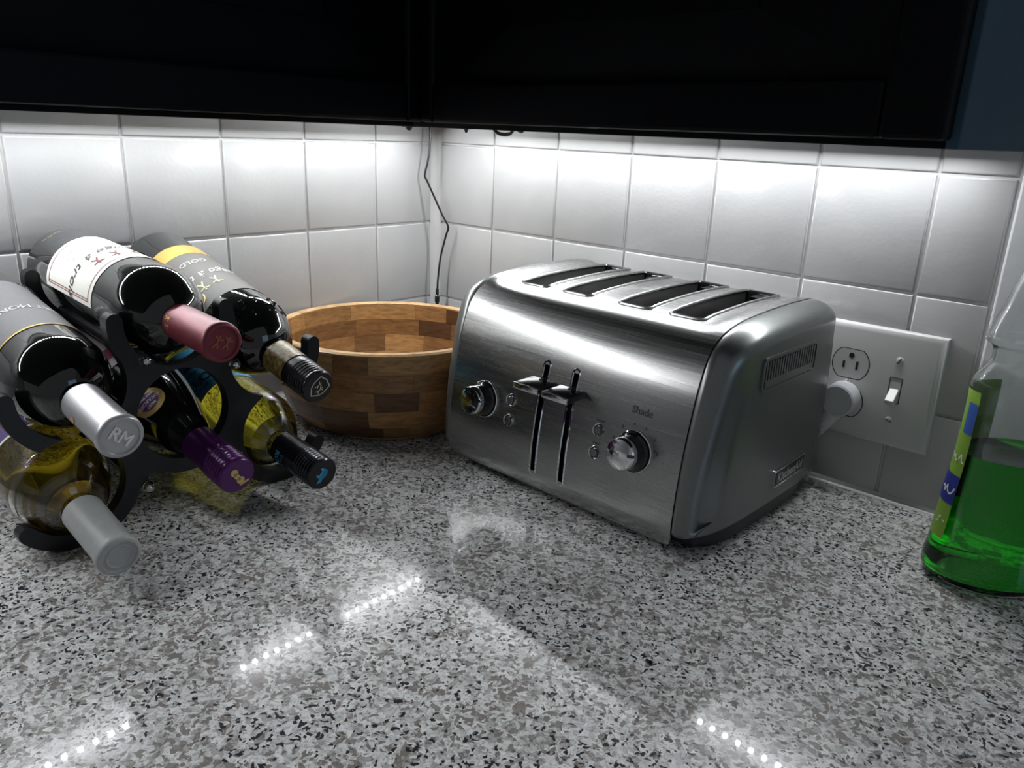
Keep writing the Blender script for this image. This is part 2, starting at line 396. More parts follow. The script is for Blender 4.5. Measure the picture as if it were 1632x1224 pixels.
def bottle(label, cap_pos, droop, prof, glass, wine=None, wine_top=.212, yaw=0.):
    Ln = prof[-1][1]+.004
    d = math.radians(droop); yw = math.radians(yaw); ax = Vector((math.cos(d)*math.cos(yw), math.cos(d)*math.sin(yw), -math.sin(d)))
    up = (Vector((0, 0, 1))-ax*ax.z).normalized(); yy = ax.cross(up)
    m = Matrix.Identity(4)
    for i, v in enumerate((up, yy, ax)):
        for j in range(3): m[j][i] = v[j]
    m.translation = Vector(cap_pos)-ax*Ln
    t = empty('wine_bottle', (0, 0, 0), label, 'bottle', 'wine bottles in the black rack'); t.matrix_world = m
    bm = bmesh.new(); lathe(bm, prof, 56)
    if wine:
        inner = [(max(0, r-.0028), z) for r, z in prof if z > .008]; inner[0] = (inner[0][0], .0075)
        inner = [(0, .0085), (inner[0][0]-.006, .0085)] + [(r, max(z, .0105)) for r, z in inner]
        lathe(bm, [(r, z) for r, z in inner], 56)
        # flip the inner wall so that the shell is a proper glass wall
        me = None
        body = obj_shell('glass', bm, glass, t)
        pf = prof_fn(prof); n = 26; wp = [(0, .0088)]
        for i in range(n+1):
            z = .0088+(wine_top-.0088)*i/n; r = pf(max(z, .012))-.0027
            wp.append((r-.005 if i == 0 else r, z))
        wp.append((0, wine_top)); bw = bmesh.new(); lathe(bw, wp, 56, cap0=False, cap1=False); obj('wine', bw, wine, t, smooth=True, angle=50)
    else:
        obj('glass', bm, glass, t, smooth=True, angle=50)
    return t, prof_fn(prof), Ln
def obj_shell(name, bm, m, parent):
    # two closed surfaces: outer outward, inner inward
    bmesh.ops.recalc_face_normals(bm, faces=bm.faces[:])
    seen = set(); comps = []
    for f0 in bm.faces:
        if f0 in seen: continue
        st = [f0]; seen.add(f0); comp = []
        while st:
            f = st.pop(); comp.append(f)
            for e in f.edges:
                for g in e.link_faces:
                    if g not in seen: seen.add(g); st.append(g)
        comps.append(comp)
    comps.sort(key=lambda c: -max(v.co.x for f in c for v in f.verts))
    for c in comps[1:]: bmesh.ops.reverse_faces(bm, faces=c)
    me = bpy.data.meshes.new(name)
    for f in bm.faces: f.smooth = True
    for e in bm.edges:
        if len(e.link_faces) == 2 and e.calc_face_angle(0) > 1.0: e.smooth = False
    bm.to_mesh(me); bm.free(); return link(name, me, m, parent)
def capsule(t, Ln, m, length=.062, r=.0150, kind='foil', name='capsule'):
    b0 = Ln-length; bm = bmesh.new()
    if kind == 'foil':
        p = [(r*.995, b0), (r*1.0, b0+.01), (r*.985, Ln-.016), (r*.99, Ln-.0085), (r*1.06, Ln-.0075), (r*1.075, Ln-.004), (r*1.05, Ln-.001), (r*.98, Ln), (r*.86, Ln+.0002), (r*.82, Ln-.0012), (0, Ln-.0012)]
    else:
        p = [(r*.99, b0), (r*1.0, b0+.03)]
        for i in range(6):
            z = Ln-.026+i*.0036; p += [(r*1.035, z), (r*1.035, z+.0018), (r*1.0, z+.0024), (r*1.0, z+.003)]
        p += [(r*1.03, Ln-.004), (r*1.02, Ln-.0012), (r*.95, Ln), (0, Ln)]
    lathe(bm, p, 48, cap0=False, cap1=False); o = obj(name, bm, m, t, smooth=True, angle=40)
    return o, (lambda x, y, zz=Ln-(.0008 if kind == 'foil' else -.0004): (-x*0+(-y), x, zz))
def ell(cx, cy, a, b, n=16, rot=0.):
    return [(cx+a*math.cos(k*2*PI/n)*math.cos(rot)-b*math.sin(k*2*PI/n)*math.sin(rot), cy+a*math.cos(k*2*PI/n)*math.sin(rot)+b*math.sin(k*2*PI/n)*math.cos(rot)) for k in range(n)]
def rotf(f, a):
    ca, sa = math.cos(a), math.sin(a); return lambda x, y: f(x*ca-y*sa, x*sa+y*ca)
def line(p, q, wd):
    dx, dy = q[0]-p[0], q[1]-p[1]; l = math.hypot(dx, dy) or 1; nx, ny = -dy/l*wd/2, dx/l*wd/2
    return [(p[0]+nx, p[1]+ny), (q[0]+nx, q[1]+ny), (q[0]-nx, q[1]-ny), (p[0]-nx, p[1]-ny)]
def scribble(wd, ht, n, seed):      # unreadable handwriting / fine print as broken pen strokes
    r = random.Random(seed); out = []; x = -wd/2; y = 0
    while x < wd/2:
        nx = x+wd/n*r.uniform(.5, 1.2); ny = r.uniform(-ht/2, ht/2)
        if r.random() > .18: out.append(line((x, y), (nx, ny), ht*.16))
        x, y = nx, ny
    return out
def dancer(cx, cy, s):      # little brush-stroke figure
    P = [((0, .5), (0, -.1)), ((0, -.1), (-.35, -.9)), ((0, -.1), (.4, -.8)), ((0, .35), (-.6, .7)), ((0, .35), (.65, .55))]
    return [line((cx+a[0]*s, cy+a[1]*s), (cx+b[0]*s, cy+b[1]*s), s*.2) for a, b in P] + [ell(cx, cy+.75*s, .16*s, .18*s, 8)]

GOLD = plain('gold_foil_print', (.62, .42, .12), .35, .6); INK = plain('black_label_ink', (.03, .025, .03), .6); MAROON = plain('maroon_label_ink', (.22, .05, .05), .6)
PAPER = painted('cream_paper_label', (.76, .75, .69), .6, 300, .03, .05)
# A: red capsule, white label
PA = bordeaux(.0385, .302, .190, .232)
t, pf, Ln = bottle('dark wine bottle with white label and dark red capsule, topmost in the rack', (.310, -.502, .174), 3.2, PA, DGLASS)
th0, th1 = D2R(-62), D2R(92)
lb = patch('label', pf, th0, th1, .060, .158, .0004, PAPER, t, 40)
for a, b, c, e in ((.066, .0668, th0+.1, th1-.1), (.1515, .1523, th0+.1, th1-.1)): patch('border_line', pf, c, e, a, b, .0007, MAROON, lb, 40, 1)
for a in (th1-.1, th1-.15): patch('border_line', pf, a-.02, a, .066, .1523, .0007, MAROON, lb, 1, 4)
text_obj('lettering', 'menage à trois', .0155, wrap(pf, D2R(18), .117, .0008), INK, lb, .35, sx=1.05)
GINK = plain('grey_label_ink', (.42, .42, .38), .6)
for k in range(3): poly_obj('fine_print', scribble(.040-.004*k, .0042, 26, k), wrap(pf, D2R(22), .098-.008*k, .0008), GINK, lb)
poly_obj('figure_print', dancer(-.022, 0, .008)+dancer(-.006, .001, .008)+dancer(.010, -.001, .008), wrap(pf, D2R(18), .135, .0008), MAROON, lb)
poly_obj('base_print', scribble(.018, .004, 10, 9), wrap(pf, D2R(25), .022, .0006), GOLD, t)
REDF = plain('dark_red_foil', (.17, .030, .042), .38, .3)
cp, cf = capsule(t, Ln, REDF, .068)
poly_obj('gold_mark', dancer(0, 0, .004)+dancer(.006, .001, .004), wrap(lambda z: .0150, D2R(62), Ln-.060, .0004), GOLD, cp)
poly_obj('top_emblem', dancer(-.004, -.001, .006)+dancer(.004, .001, .006), rotf(cf, 2.6), plain('dull_gold_emboss', (.28, .12, .06), .4, .3), cp)
# B: silver capsule, grey label
PB = bordeaux(.0385, .300, .188, .228)
t, pf, Ln = bottle('dark wine bottle with grey label and silver capsule, beside the left frame edge', (.310, -.583, .119), 8, PB, DGLASS)
GREYL = painted('slate_grey_label', (.15, .15, .155), .55, 300, .05, .05)
lb = patch('label', pf, D2R(-75), D2R(120), .045, .162, .0004, GREYL, t, 44)
patch('gold_edge', pf, D2R(-75), D2R(120), .162, .1638, .0005, GOLD, lb, 44, 1)
text_obj('lettering', 'ROBERT MONDAVI', .0105, wrap(pf, D2R(-5), .118, .0008), plain('silver_label_ink', (.7, .7, .7), .5), lb, 0)
SILF = plain('silver_foil', (.46, .46, .47), .36, .5)
cp, cf = capsule(t, Ln, SILF, .066, .0154)
text_obj('top_emblem', 'RM', .013, rotf(cf, 2.45), plain('silver_emboss', (.72, .72, .72), .25, .8), cp, 0, .0004)
poly_obj('orange_mark', [ell(0, 0, .0022, .0035, 10, .4)], wrap(lambda z: .0154, D2R(95), Ln-.045, .0005), plain('orange_print', (.62, .30, .08), .5), cp)
# C: golden wine, grey capsule
PC = bordeaux(.0385, .300, .186, .228)
t, pf, Ln = bottle('clear bottle of golden wine with grey capsule, lowest at the left', (.310, -.594, .0285), 10.5, PC, CGLASS, WINE_G, .222)
GRN = plain('green_label_print', (.035, .13, .06), .5); ORN = plain('orange_label_print', (.50, .16, .05), .5); PUR = plain('violet_label_print', (.07, .035, .16), .5)
a0, a1 = D2R(-60), D2R(150)
lb = patch('label', pf, a0, a1, .050, .150, .0004, GRN, t, 44)
patch('cream_edge', pf, a0, a1, .150, .1525, .0005, PAPER, lb, 44, 1)
n = 24; hills = []; hills2 = []
for i in range(n):
    xa, xb = -.070+.140*i/n, -.070+.140*(i+1)/n
    h = lambda x: .016+.010*math.sin(x*48+1.0); h2 = lambda x: .006+.007*math.sin(x*48+1.3)
    hills.append([(xa, .0), (xb, .0), (xb, -h(xb)-.006), (xa, -h(xa)-.006)]); hills2.append([(xa, .0), (xb, .0), (xb, -h(xb)+.001), (xa, -h(xa)+.001)])
poly_obj('orange_hills', hills, wrap(pf, D2R(45), .150, .0006), ORN, lb); poly_obj('violet_hills', hills2, wrap(pf, D2R(45), .150, .0008), PUR, lb)
YEL = plain('pale_yellow_label_ink', (.62, .58, .22), .5)
text_obj('lettering', 'OD', .020, wrap(pf, D2R(70), .108, .0008), YEL, lb, 0, .0006); text_obj('lettering', 'EL', .012, wrap(pf, D2R(68), .092, .0008), YEL, lb)
GRYF = painted('matte_grey_foil', (.42, .43, .42), .42, 300, .05, .05)
cp, cf = capsule(t, Ln, GRYF, .066, .0152)
bm = bmesh.new(); lathe(bm, [(.0085, Ln-.0011), (.0093, Ln-.0004), (.0101, Ln-.0011)], 32, cap0=False, cap1=False); obj('top_ring', bm, GRYF, cp, smooth=True)
# D: purple screwcap
PD = burgundy(.0375, .298)
t, pf, Ln = bottle('dark wine bottle with purple screw cap and gold medal in the rack centre', (.308, -.4975, .0620), 9.5, PD, DGLASS)
lb = patch('label', pf, D2R(0), D2R(150), .020, .125, .0004, painted('pale_pink_label', (.62, .58, .58), .55, 200, .05, .05), t, 36)
patch('red_band', pf, D2R(0), D2R(150), .095, .112, .0006, plain('crimson_label_print', (.28, .03, .09), .5), lb, 36, 1)
PURI = plain('purple_label_ink', (.13, .02, .17), .5)
poly_obj('tree_print', [line((0, -.02), (0, .0), .0025)]+[line((0, -.004+k*.0), (.018*math.cos(a), .018*math.sin(a)), .0012) for k, a in enumerate((.3, .8, 1.3, 1.9, 2.4, 2.9))], wrap(pf, D2R(100), .060, .0008), PURI, lb)
md = poly_obj('medal', [[(r0*math.cos(a)*1.15, r0*math.sin(a)), (r1*math.cos(a)*1.15, r1*math.sin(a)), (r1*math.cos(b)*1.15, r1*math.sin(b)), (r0*math.cos(b)*1.15, r0*math.sin(b))] for r0, r1 in ((.0001, .0045), (.0045, .009), (.009, .0128)) for a, b in [(2*PI*k/32, 2*PI*(k+1)/32) for k in range(32)]], wrap(pf, D2R(42), .186, .0007), plain('gold_medal_foil', (.55, .38, .13), .4, .25), t)
poly_obj('medal_centre', [[(r0*math.cos(a)*1.15, r0*math.sin(a)), (r1*math.cos(a)*1.15, r1*math.sin(a)), (r1*math.cos(b)*1.15, r1*math.sin(b)), (r0*math.cos(b)*1.15, r0*math.sin(b))] for r0, r1 in ((.0001, .004), (.004, .008)) for a, b in [(2*PI*k/24, 2*PI*(k+1)/24) for k in range(24)]], wrap(pf, D2R(42), .186, .0010), PURI, md)
for s, z, yy in (('MOST', .0034, .005), ('AWARDED', .0046, 0), ('WINE BRAND', .0028, -.0045)): text_obj('lettering', s, z, wrap(pf, D2R(42), .186+yy, .0014), plain('pale_medal_ink', (.66, .58, .62), .4), md, 0, .0001)
PURC = plain('purple_screw_cap', (.085, .012, .115), .28, .25)
cp, cf = capsule(t, Ln, PURC, .062, .0152, 'screw', 'screw_cap')
ff = rotf(cf, 2.2)
foot = [ell(-.0045, 0, .0036, .0032, 14), ell(.0005, -.0005, .0045, .0023, 14), ell(.0052, -.0002, .0036, .0034, 14)] + [ell(.0088+.0004*k, -.0030+.0017*k, .0009+.0001*k, .0008+.00012*k, 8) for k in range(5)]
poly_obj('foot_emblem', foot, ff, plain('gold_emblem_print', (.60, .42, .16), .5), cp)
# E: black screwcap, gold band, embossed shoulder
PE = bordeaux(.0380, .300, .186, .228)
t, pf, Ln = bottle('dark wine bottle with embossed shoulder and black screw cap beside the wooden bowl', (.302, -.4135, .1175), 13, PE, DGLASS)
DL = painted('dark_grey_gold_label', (.12, .115, .10), .5, 300, .05, .05)
lb = patch('label', pf, D2R(-75), D2R(110), .050, .166, .0004, DL, t, 44)
WH = plain('white_label_ink', (.75, .75, .72), .5)
patch('gold_band', pf, D2R(-75), D2R(110), .050, .072, .0006, GOLD, lb, 40, 1)
text_obj('lettering', 'menage à trois', .0150, wrap(pf, D2R(5), .120, .0008), WH, lb, .3); text_obj('lettering', 'GOLD', .010, wrap(pf, D2R(12), .092, .0008), WH, lb, .2)
poly_obj('figure_print', dancer(-.006, 0, .008)+dancer(.008, .001, .008), wrap(pf, D2R(22), .138, .0008), plain('pale_yellow_print', (.72, .70, .45), .5), lb)
poly_obj('gold_scroll', [line((.004*k*math.cos(.35*k)*.3, .004*k*math.sin(.35*k)*.3), (.004*(k+1)*math.cos(.35*(k+1))*.3, .004*(k+1)*math.sin(.35*(k+1))*.3), .001) for k in range(1, 10)], wrap(pf, D2R(60), .152, .0008), GOLD, lb)
rnd = random.Random(3)
bm = bmesh.new()
for k in range(46):
    z = rnd.uniform(.182, .206); th = rnd.uniform(D2R(-60), D2R(90)); f = wrap(pf, th, z, .0003); a = rnd.uniform(0, 6.28); sg = rnd.choice((-1, 1)); p = []
    x = y = 0
    for i in range(6): p.append(f(x, y)); x += .0013*math.cos(a); y += .0013*math.sin(a); a += sg*.75
    tube(bm, p, .00055, 5)
tag(obj('embossing', bm, DGLASS, t, smooth=True), kind='stuff')
patch('gold_neck_band', lambda z: .0152, -PI, PI, Ln-.064, Ln-.034, .0004, painted('gold_black_neck_print', (.20, .15, .05), .35, 260, .9, .0), t, 44, 2)
cp, cf = capsule(t, Ln, mat('black_screw_cap', (.010, .010, .013), .25), .062, .0150, 'screw', 'screw_cap')
ff = rotf(cf, 2.3); sh = [(-.0075, .008), (-.003, .0088), (0, .0098), (.003, .0088), (.0075, .008), (.008, 0), (.006, -.005), (0, -.010), (-.006, -.005), (-.008, 0)]
poly_obj('crest_emblem', [line(sh[i], sh[(i+1) % 10], .0010) for i in range(10)]+dancer(-.002, .001, .004)+dancer(.0025, -.001, .0042), ff, plain('pale_gold_crest', (.50, .45, .32), .4), cp)
# F: pale wine, blue label, black cap
PF = bordeaux(.0375, .294, .184, .224)
t, pf, Ln = bottle('clear bottle of pale yellow wine with blue label and black cap, lower right', (.300, -.4115, .0340), 7.5, PF, CGLASS, WINE_Y, .214)
BLU = painted('sky_blue_label', (.055, .27, .42), .5, 300, .05, .05)
lb = patch('label', pf, D2R(-45), D2R(83), .055, .140, .0004, BLU, t, 36)
NAVY = plain('navy_label_ink', (.015, .03, .07), .5)
text_obj('lettering', 'ROOTS', .019, wrap(pf, D2R(22), .117, .0008), NAVY, lb, 0, .0006); text_obj('lettering', 'CALIFORNIA', .0085, wrap(pf, D2R(25), .130, .0008), NAVY, lb)
text_obj('lettering', 'PINOT GRIGIO', .0065, wrap(pf, D2R(25), .101, .0008), NAVY, lb)
bear = [ell(0, 0, .006, .0033), ell(.0058, .001, .0024, .002), ell(-.004, -.0028, .0014, .003), ell(.0035, -.003, .0013, .003), ell(-.001, .0012, .0045, .0028), ell(.0085, .0002, .0013, .001)]
poly_obj('bear_print', bear, wrap(pf, D2R(30), .090, .0008), NAVY, lb)
BLC = mat('black_blue_screw_cap', (.012, .012, .016), .22)
cp, cf = capsule(t, Ln, BLC, .062, .0150, 'screw', 'screw_cap')
CYAN = plain('bright_blue_print', (.06, .35, .58), .5)
poly_obj('bear_emblem', bear, rotf(cf, .9), CYAN, cp)
f0 = wrap(lambda z: .0152, D2R(120), Ln-.050, .0006)
text_obj('lettering', 'ROOTS', .0085, f0, CYAN, cp, 0, .0002); text_obj('lettering', 'CALIFORNIA', .0045, wrap(lambda z: .0152, D2R(120), Ln-.0425, .0006), CYAN, cp)

# ------------------------------------------------------------------ wine rack
def polygonize(sdf, x0, x1, y0, y1, h, f, thick):
    nx, ny = int((x1-x0)/h)+1, int((y1-y0)/h)+1
    val = [[sdf(x0+i*h, y0+j*h) for j in range(ny+1)] for i in range(nx+1)]
    bm = bmesh.new(); vd = {}
    def vert(key, x, y):
        if key not in vd: vd[key] = (bm.verts.new(f(x, y, 0)), bm.verts.new(f(x, y, thick)))
        return vd[key]
    ec = {}
    for i in range(nx):
        for j in range(ny):
            cs = [(i, j), (i+1, j), (i+1, j+1), (i, j+1)]; poly = []
            for k in range(4):
                a, b = cs[k], cs[(k+1) % 4]; va, vb = val[a[0]][a[1]], val[b[0]][b[1]]
                if va < 0: poly.append(vert(('c',)+a, x0+a[0]*h, y0+a[1]*h))
                if (va < 0) != (vb < 0):
                    tt = va/(va-vb); key = ('e',)+tuple(sorted((a, b)))
                    poly.append(vert(key, x0+(a[0]+(b[0]-a[0])*tt)*h, y0+(a[1]+(b[1]-a[1])*tt)*h))
            u = []
            for p in poly:
                if p not in u: u.append(p)
            if len(u) >= 3:
                try: bm.faces.new([p[0] for p in u]); bm.faces.new([p[1] for p in u][::-1])
                except ValueError: continue
                for k in range(len(u)):
                    e = (u[k], u[(k+1) % len(u)]); r = (e[1], e[0])
                    if r in ec: del ec[r]
                    else: ec[e] = 1
    for (a, b) in ec: bm.faces.new((a[0], b[0], b[1], a[1]))
    return bm
HR = .0405; TH = .013
def arc_sdf(c, a0, a1, rm, hw):
    mid = (a0+a1)/2; half = (a1-a0)/2; ca, sa = math.cos(mid), math.sin(mid)
    ex, ey = rm*math.cos(half), rm*math.sin(half)
    def s(x, y):
        dx, dy = x-c[0], y-c[1]; u = dx*ca+dy*sa; v = abs(-dx*sa+dy*ca)
        if math.atan2(v, u) <= half: return abs(math.hypot(u, v)-rm)-hw
        return math.hypot(u-ex, v-ey)-hw
    return s
def smin(a, b, k):
    h = max(k-abs(a-b), 0)/k; return min(a, b)-h*h*k*.25
def plate_sdf(cs):
    rm = HR+TH/2; hw = TH/2
    arcs = [arc_sdf(cs['A'], D2R(176), D2R(364), rm, hw), arc_sdf(cs['B'], D2R(182), D2R(375), rm, hw), arc_sdf(cs['C'], D2R(219), D2R(450), rm, hw),
            arc_sdf(cs['E'], D2R(150), D2R(362), rm, hw), arc_sdf(cs['F'], D2R(90), D2R(330), rm, hw), arc_sdf(cs['D'], 0, 2*PI, rm, hw)]
    cc = list(cs.values())
    def s(x, y):
        d = 1
        for a in arcs: d = smin(d, a(x, y), .022)
        for c in cc: d = max(d, HR-math.hypot(x-c[0], y-c[1]))
        return max(d, -y)
    return s
rack = empty('wine_rack', (.135, -.5, 0), 'black six-bottle wine rack with scalloped plates standing on the counter', 'wine rack')
RB = Vector(rack.location)
def plate(name, x, axes, cs=None):
    given = cs; cs = {}
    for k, (P, dr, yw) in axes.items():
        s = (P[0]-x)/math.cos(D2R(dr)); cs[k] = (P[1], P[2]+s*math.sin(D2R(dr)))
    if given: cs = given
    bm = polygonize(plate_sdf(cs), -.66, -.34, -.002, .205, .0026, lambda a, b, c: (x-.006+c-RB.x, a-RB.y, b-RB.z), .012)
    return obj(name, bm, RACK, rack, smooth=True, angle=50)
AX = dict(A=((.310, -.502, .174), 3.2, 0), B=((.310, -.583, .119), 8, 0), C=((.310, -.594, .0300), 10.5, 0), D=((.308, -.4975, .0620), 9.5, 0), E=((.302, -.4135, .1175), 13, 0), F=((.300, -.4115, .0345), 7.5, 0))
plate('front_plate', .217, AX, dict(A=(-.4985, .177), B=(-.5815, .133), C=(-.591, .0530), D=(-.4965, .0925), E=(-.411, .131), F=(-.4035, .0535))); plate('rear_plate', .052, AX)
NUT = mat('polished_nut', (.6, .6, .6), .12, 1.0)
for (y, z) in ((-.5255, .146), (-.5340, .036), (-.4480, .128), (-.4500, .038)):
    bm = bmesh.new(); tube(bm, [(.057-RB.x, y-RB.y, z+.012), (.212-RB.x, y-RB.y, z)], .0058, 14); obj('rod', bm, RACK, rack, smooth=True)
    bm = bmesh.new(); lathe(bm, [(.0052, 0), (.0052, .0015), (.0046, .0022), (.0043, .0045), (.0034, .0066), (.0016, .0078), (0, .0081)], 12, cap1=False)
    obj('cap_nut', bm, NUT, rack, smooth=True, mtx=Matrix.Translation((.223-RB.x, y-RB.y, z)) @ Matrix.Rotation(PI/2, 4, 'Y'))

# ------------------------------------------------------------------ wooden bowl
BX, BY = .1365, -.201
bowl = empty('wooden_bowl', (BX, BY, 0), 'round acacia salad bowl of glued wood blocks in the corner', 'bowl')
op = catmull([(.094, .0), (.108, .008), (.122, .028), (.130, .052), (.1328, .078), (.1340, .108)], 6)
def outer(z):
    for a, b in zip(op, op[1:]):
        if a.y <= z <= b.y and b.y > a.y: return a.x+(b.x-a.x)*(z-a.y)/(b.y-a.y)
    return op[-1].x
WT = .0105
rowz = [.0, .022, .044, .066, .087, .1062]
rnd = random.Random(11)
for ri, (z0, z1) in enumerate(zip(rowz, rowz[1:])):
    cuts = []; a = rnd.uniform(0, 1)
    end = a+2*PI
    while a < end-.3: cuts.append(a); a += rnd.uniform(.20, .72)
    for k, a0 in enumerate(cuts):
        a1 = cuts[k+1] if k+1 < len(cuts) else cuts[0]+2*PI
        n = max(2, int((a1-a0)/.11)); bm = bmesh.new(); gp = .0006; nz = 3; V = {}
        for i in range(n+1):
            th = a0+gp+(a1-a0-2*gp)*i/n
            for j in range(nz+1):
                z = z0+.00008+(z1-z0-.00016)*j/nz; r = outer(z); zi = max(z, .011)
                V[i, j, 0] = bm.verts.new((r*math.cos(th), r*math.sin(th), z)); ri_ = max(outer(z)-WT-(.006 if z < .01 else 0), .03)
                V[i, j, 1] = bm.verts.new((ri_*math.cos(th), ri_*math.sin(th), z))
        for i in range(n):
            for j in range(nz):
                bm.faces.new((V[i, j, 0], V[i+1, j, 0], V[i+1, j+1, 0], V[i, j+1, 0])); bm.faces.new((V[i, j, 1], V[i, j+1, 1], V[i+1, j+1, 1], V[i+1, j, 1]))
            for j in (0, nz): bm.faces.new((V[i, j, 0], V[i+1, j, 0], V[i+1, j, 1], V[i, j, 1]))
        for i in (0, n):
            for j in range(nz): bm.faces.new((V[i, j, 0], V[i, j+1, 0], V[i, j+1, 1], V[i, j, 1]))
        obj('wood_block', bm, WOOD, bowl, smooth=True)
bm = bmesh.new(); ro = outer(.108)
lathe(bm, [(ro-WT, .1062), (ro-.0004, .1062), (ro-.0002, .1075), (ro-.0022, .1092), (ro-WT+.002, .1092), (ro-WT-.0002, .1078), (ro-WT, .1062)], 96, cap0=False, cap1=False); obj('rim', bm, WOODL, bowl, smooth=True)
for i in range(5):   # floor boards of the bowl
    y0, y1 = -.092+.0368*i+.0002, -.092+.0368*(i+1)-.0002; R = .1; pts = []
    for k in range(9): y = y0+(y1-y0)*k/8; pts.append((math.sqrt(R*R-y*y), y))
    pts += [(-x, y) for x, y in reversed(pts)]
    bm = bmesh.new(); prism(bm, pts, .002, .012); obj('floor_board', bm, WOOD, bowl)

# ------------------------------------------------------------------ toaster
YAW = D2R(-1.5)
tz = empty('toaster', (.434, -.2565, 0), 'four-slice brushed stainless steel toaster with two chrome knobs', 'toaster'); tz.rotation_euler = (0, 0, YAW)
PW = .1360
prof = [(.0150, .0060), (.0080, .0072), (.0030, .0125), (.0003, .0225), (0, .033), (.0015, .06), (.0055, .09), (.0115, .12), (.018, .146), (.0265, .167), (.039, .1810), (.058, .1892), (.082, .1935), (.12, .1958), (.155, .1968), (.190, .1966), (.215, .1945), (.2335, .183), (.2425, .158), (.2470, .11), (.2490, .05), (.2490, .020)]
pc = catmull(prof, 5)
def front_at(z):
    for a, b in zip(pc, pc[1:]):
        if a.x < .1 and a.y <= z <= b.y and b.y > a.y:
            k = (z-a.y)/(b.y-a.y); tn = (b-a).normalized(); return a.x+(b.x-a.x)*k, Vector((-tn.y, tn.x))
def top_at(y):
    for a, b in zip(pc, pc[1:]):
        if a.y > .15 and a.x <= y <= b.x: return a.y+(b.y-a.y)*(y-a.x)/(b.x-a.x)
SLX = [-.0880, -.0340, .0335, .0885]; SW = .0165; SY0, SY1 = .069, .211
LVX = [-.0180, .0165]; LW = .0030; LZ0, LZ1 = .029, .131
# insert rows exactly at the slot ends
rowsP = []
for a, b in zip(pc, pc[1:]):
    rowsP.append(a)
    for key, tgt in (('z', LZ0), ('z', LZ1), ('y', SY0), ('y', SY1)):
        if key == 'z' and a.x < .1 and min(a.y, b.y) < tgt < max(a.y, b.y): rowsP.append(a+(b-a)*((tgt-a.y)/(b.y-a.y)))
        if key == 'y' and a.y > .15 and a.x < tgt < b.x: rowsP.append(a+(b-a)*((tgt-a.x)/(b.x-a.x)))
rowsP.append(pc[-1])
xs = sorted(set([-PW, PW]+[v for s in SLX for v in (s-SW, s+SW)]+[v for s in LVX for v in (s-LW, s+LW)]+[sg*v for v in (PW-.002, PW-.004, .128, .124, .120, .116, .112, .06) for sg in (-1, 1)]+[0]))
bm = bmesh.new()
def sstep(a, b, x): k = max(0, min(1, (x-a)/(b-a))); return k*k*(3-2*k)
def dish(x, y, z):    # the top is pressed in a little around the slots
    if z < .15: return 0
    return -.0032*sstep(.131, .112, abs(x))*sstep(.040, .070, y)*sstep(.238, .222, y)
def corner(x, y, z):   # rounded lower corners of the front panel
    if y > .05 or z > .020: return x
    k = min(1, (.020-z)/.0142); lim = PW-.014*(1-math.sqrt(max(0, 1-k*k)))
    return max(-lim, min(lim, x))
G = [[bm.verts.new((corner(x, p.x, p.y), p.x, p.y+dish(x, p.x, p.y))) for p in rowsP] for x in xs]
for i in range(len(xs)-1):
    xm = (xs[i]+xs[i+1])/2
    for j in range(len(rowsP)-1):
        pm = (rowsP[j]+rowsP[j+1])/2
        if pm.y > .15 and SY0 < pm.x < SY1 and any(abs(xm-s) < SW for s in SLX): continue
        if pm.x < .06 and LZ0 < pm.y < LZ1 and any(abs(xm-s) < LW for s in LVX): continue
        bm.faces.new((G[i][j], G[i+1][j], G[i+1][j+1], G[i][j+1]))
bmesh.ops.recalc_face_normals(bm, faces=bm.faces[:])
geom = bmesh.ops.solidify(bm, geom=bm.faces[:], thickness=.0016)
body = obj('steel_wrap', bm, STEEL, tz, smooth=True, angle=45)
# rounded slot frames, liners and wires
def on_top(x, y, off): return (x, y, top_at(y)+dish(x, y, 1)+off)
for s in SLX:
    pts = rrect(2*SW+.0015, SY1-SY0+.0015, .005, 4, s, (SY0+SY1)/2)
    full = []
    for a, b in zip(pts, pts[1:]+pts[:1]):
        m_ = max(1, int(math.dist(a, b)/.008)); full += [(a[0]+(b[0]-a[0])*k/m_, a[1]+(b[1]-a[1])*k/m_) for k in range(m_)]
    bm = bmesh.new(); tube(bm, [on_top(x, y, .0002) for x, y in full], .0017, 8, closed=True); sf = obj('slot_frame', bm, STEEL, tz, smooth=True)
    bm = bmesh.new(); 
    for x in (s-SW-.0008, s+SW+.0001):
        ys = [SY0+(SY1-SY0)*k/8 for k in range(9)]; A = [bm.verts.new((x, y, top_at(y)-.0042)) for y in ys]; B = [bm.verts.new((x, y, .045)) for y in ys]
        for k in range(8): bm.faces.new((A[k], A[k+1], B[k+1], B[k]))
    for y in (SY0, SY1):
        z = top_at(y)-.0042; bm.faces.new([bm.verts.new(c) for c in ((s-SW, y, z), (s+SW, y, z), (s+SW, y, .045), (s-SW, y, .045))])
    bm.faces.new([bm.verts.new(c) for c in ((s-SW, SY0, .045), (s+SW, SY0, .045), (s+SW, SY1, .045), (s-SW, SY1, .045))])
    obj('slot_liner', bm, DARKIN, tz)
    bm = bmesh.new()
    for dx in (-.006, .0065):
        tube(bm, [(s+dx, SY0+.002, .172), (s+dx*.8, (SY0+SY1)/2, .182), (s+dx, SY1-.002, .180)], .0011, 6)
    obj('bread_guide', bm, CHROME, tz, smooth=True)
    bm = bmesh.new(); box(bm, s-.006, s+.006, SY1-.016, SY1-.001, .176, .190); obj('guide_bracket', bm, BLACKP, tz)
obj('inner_panel', bbox(-.125, .125, .030, .034, .022, .148, 0), BLACKP, tz)
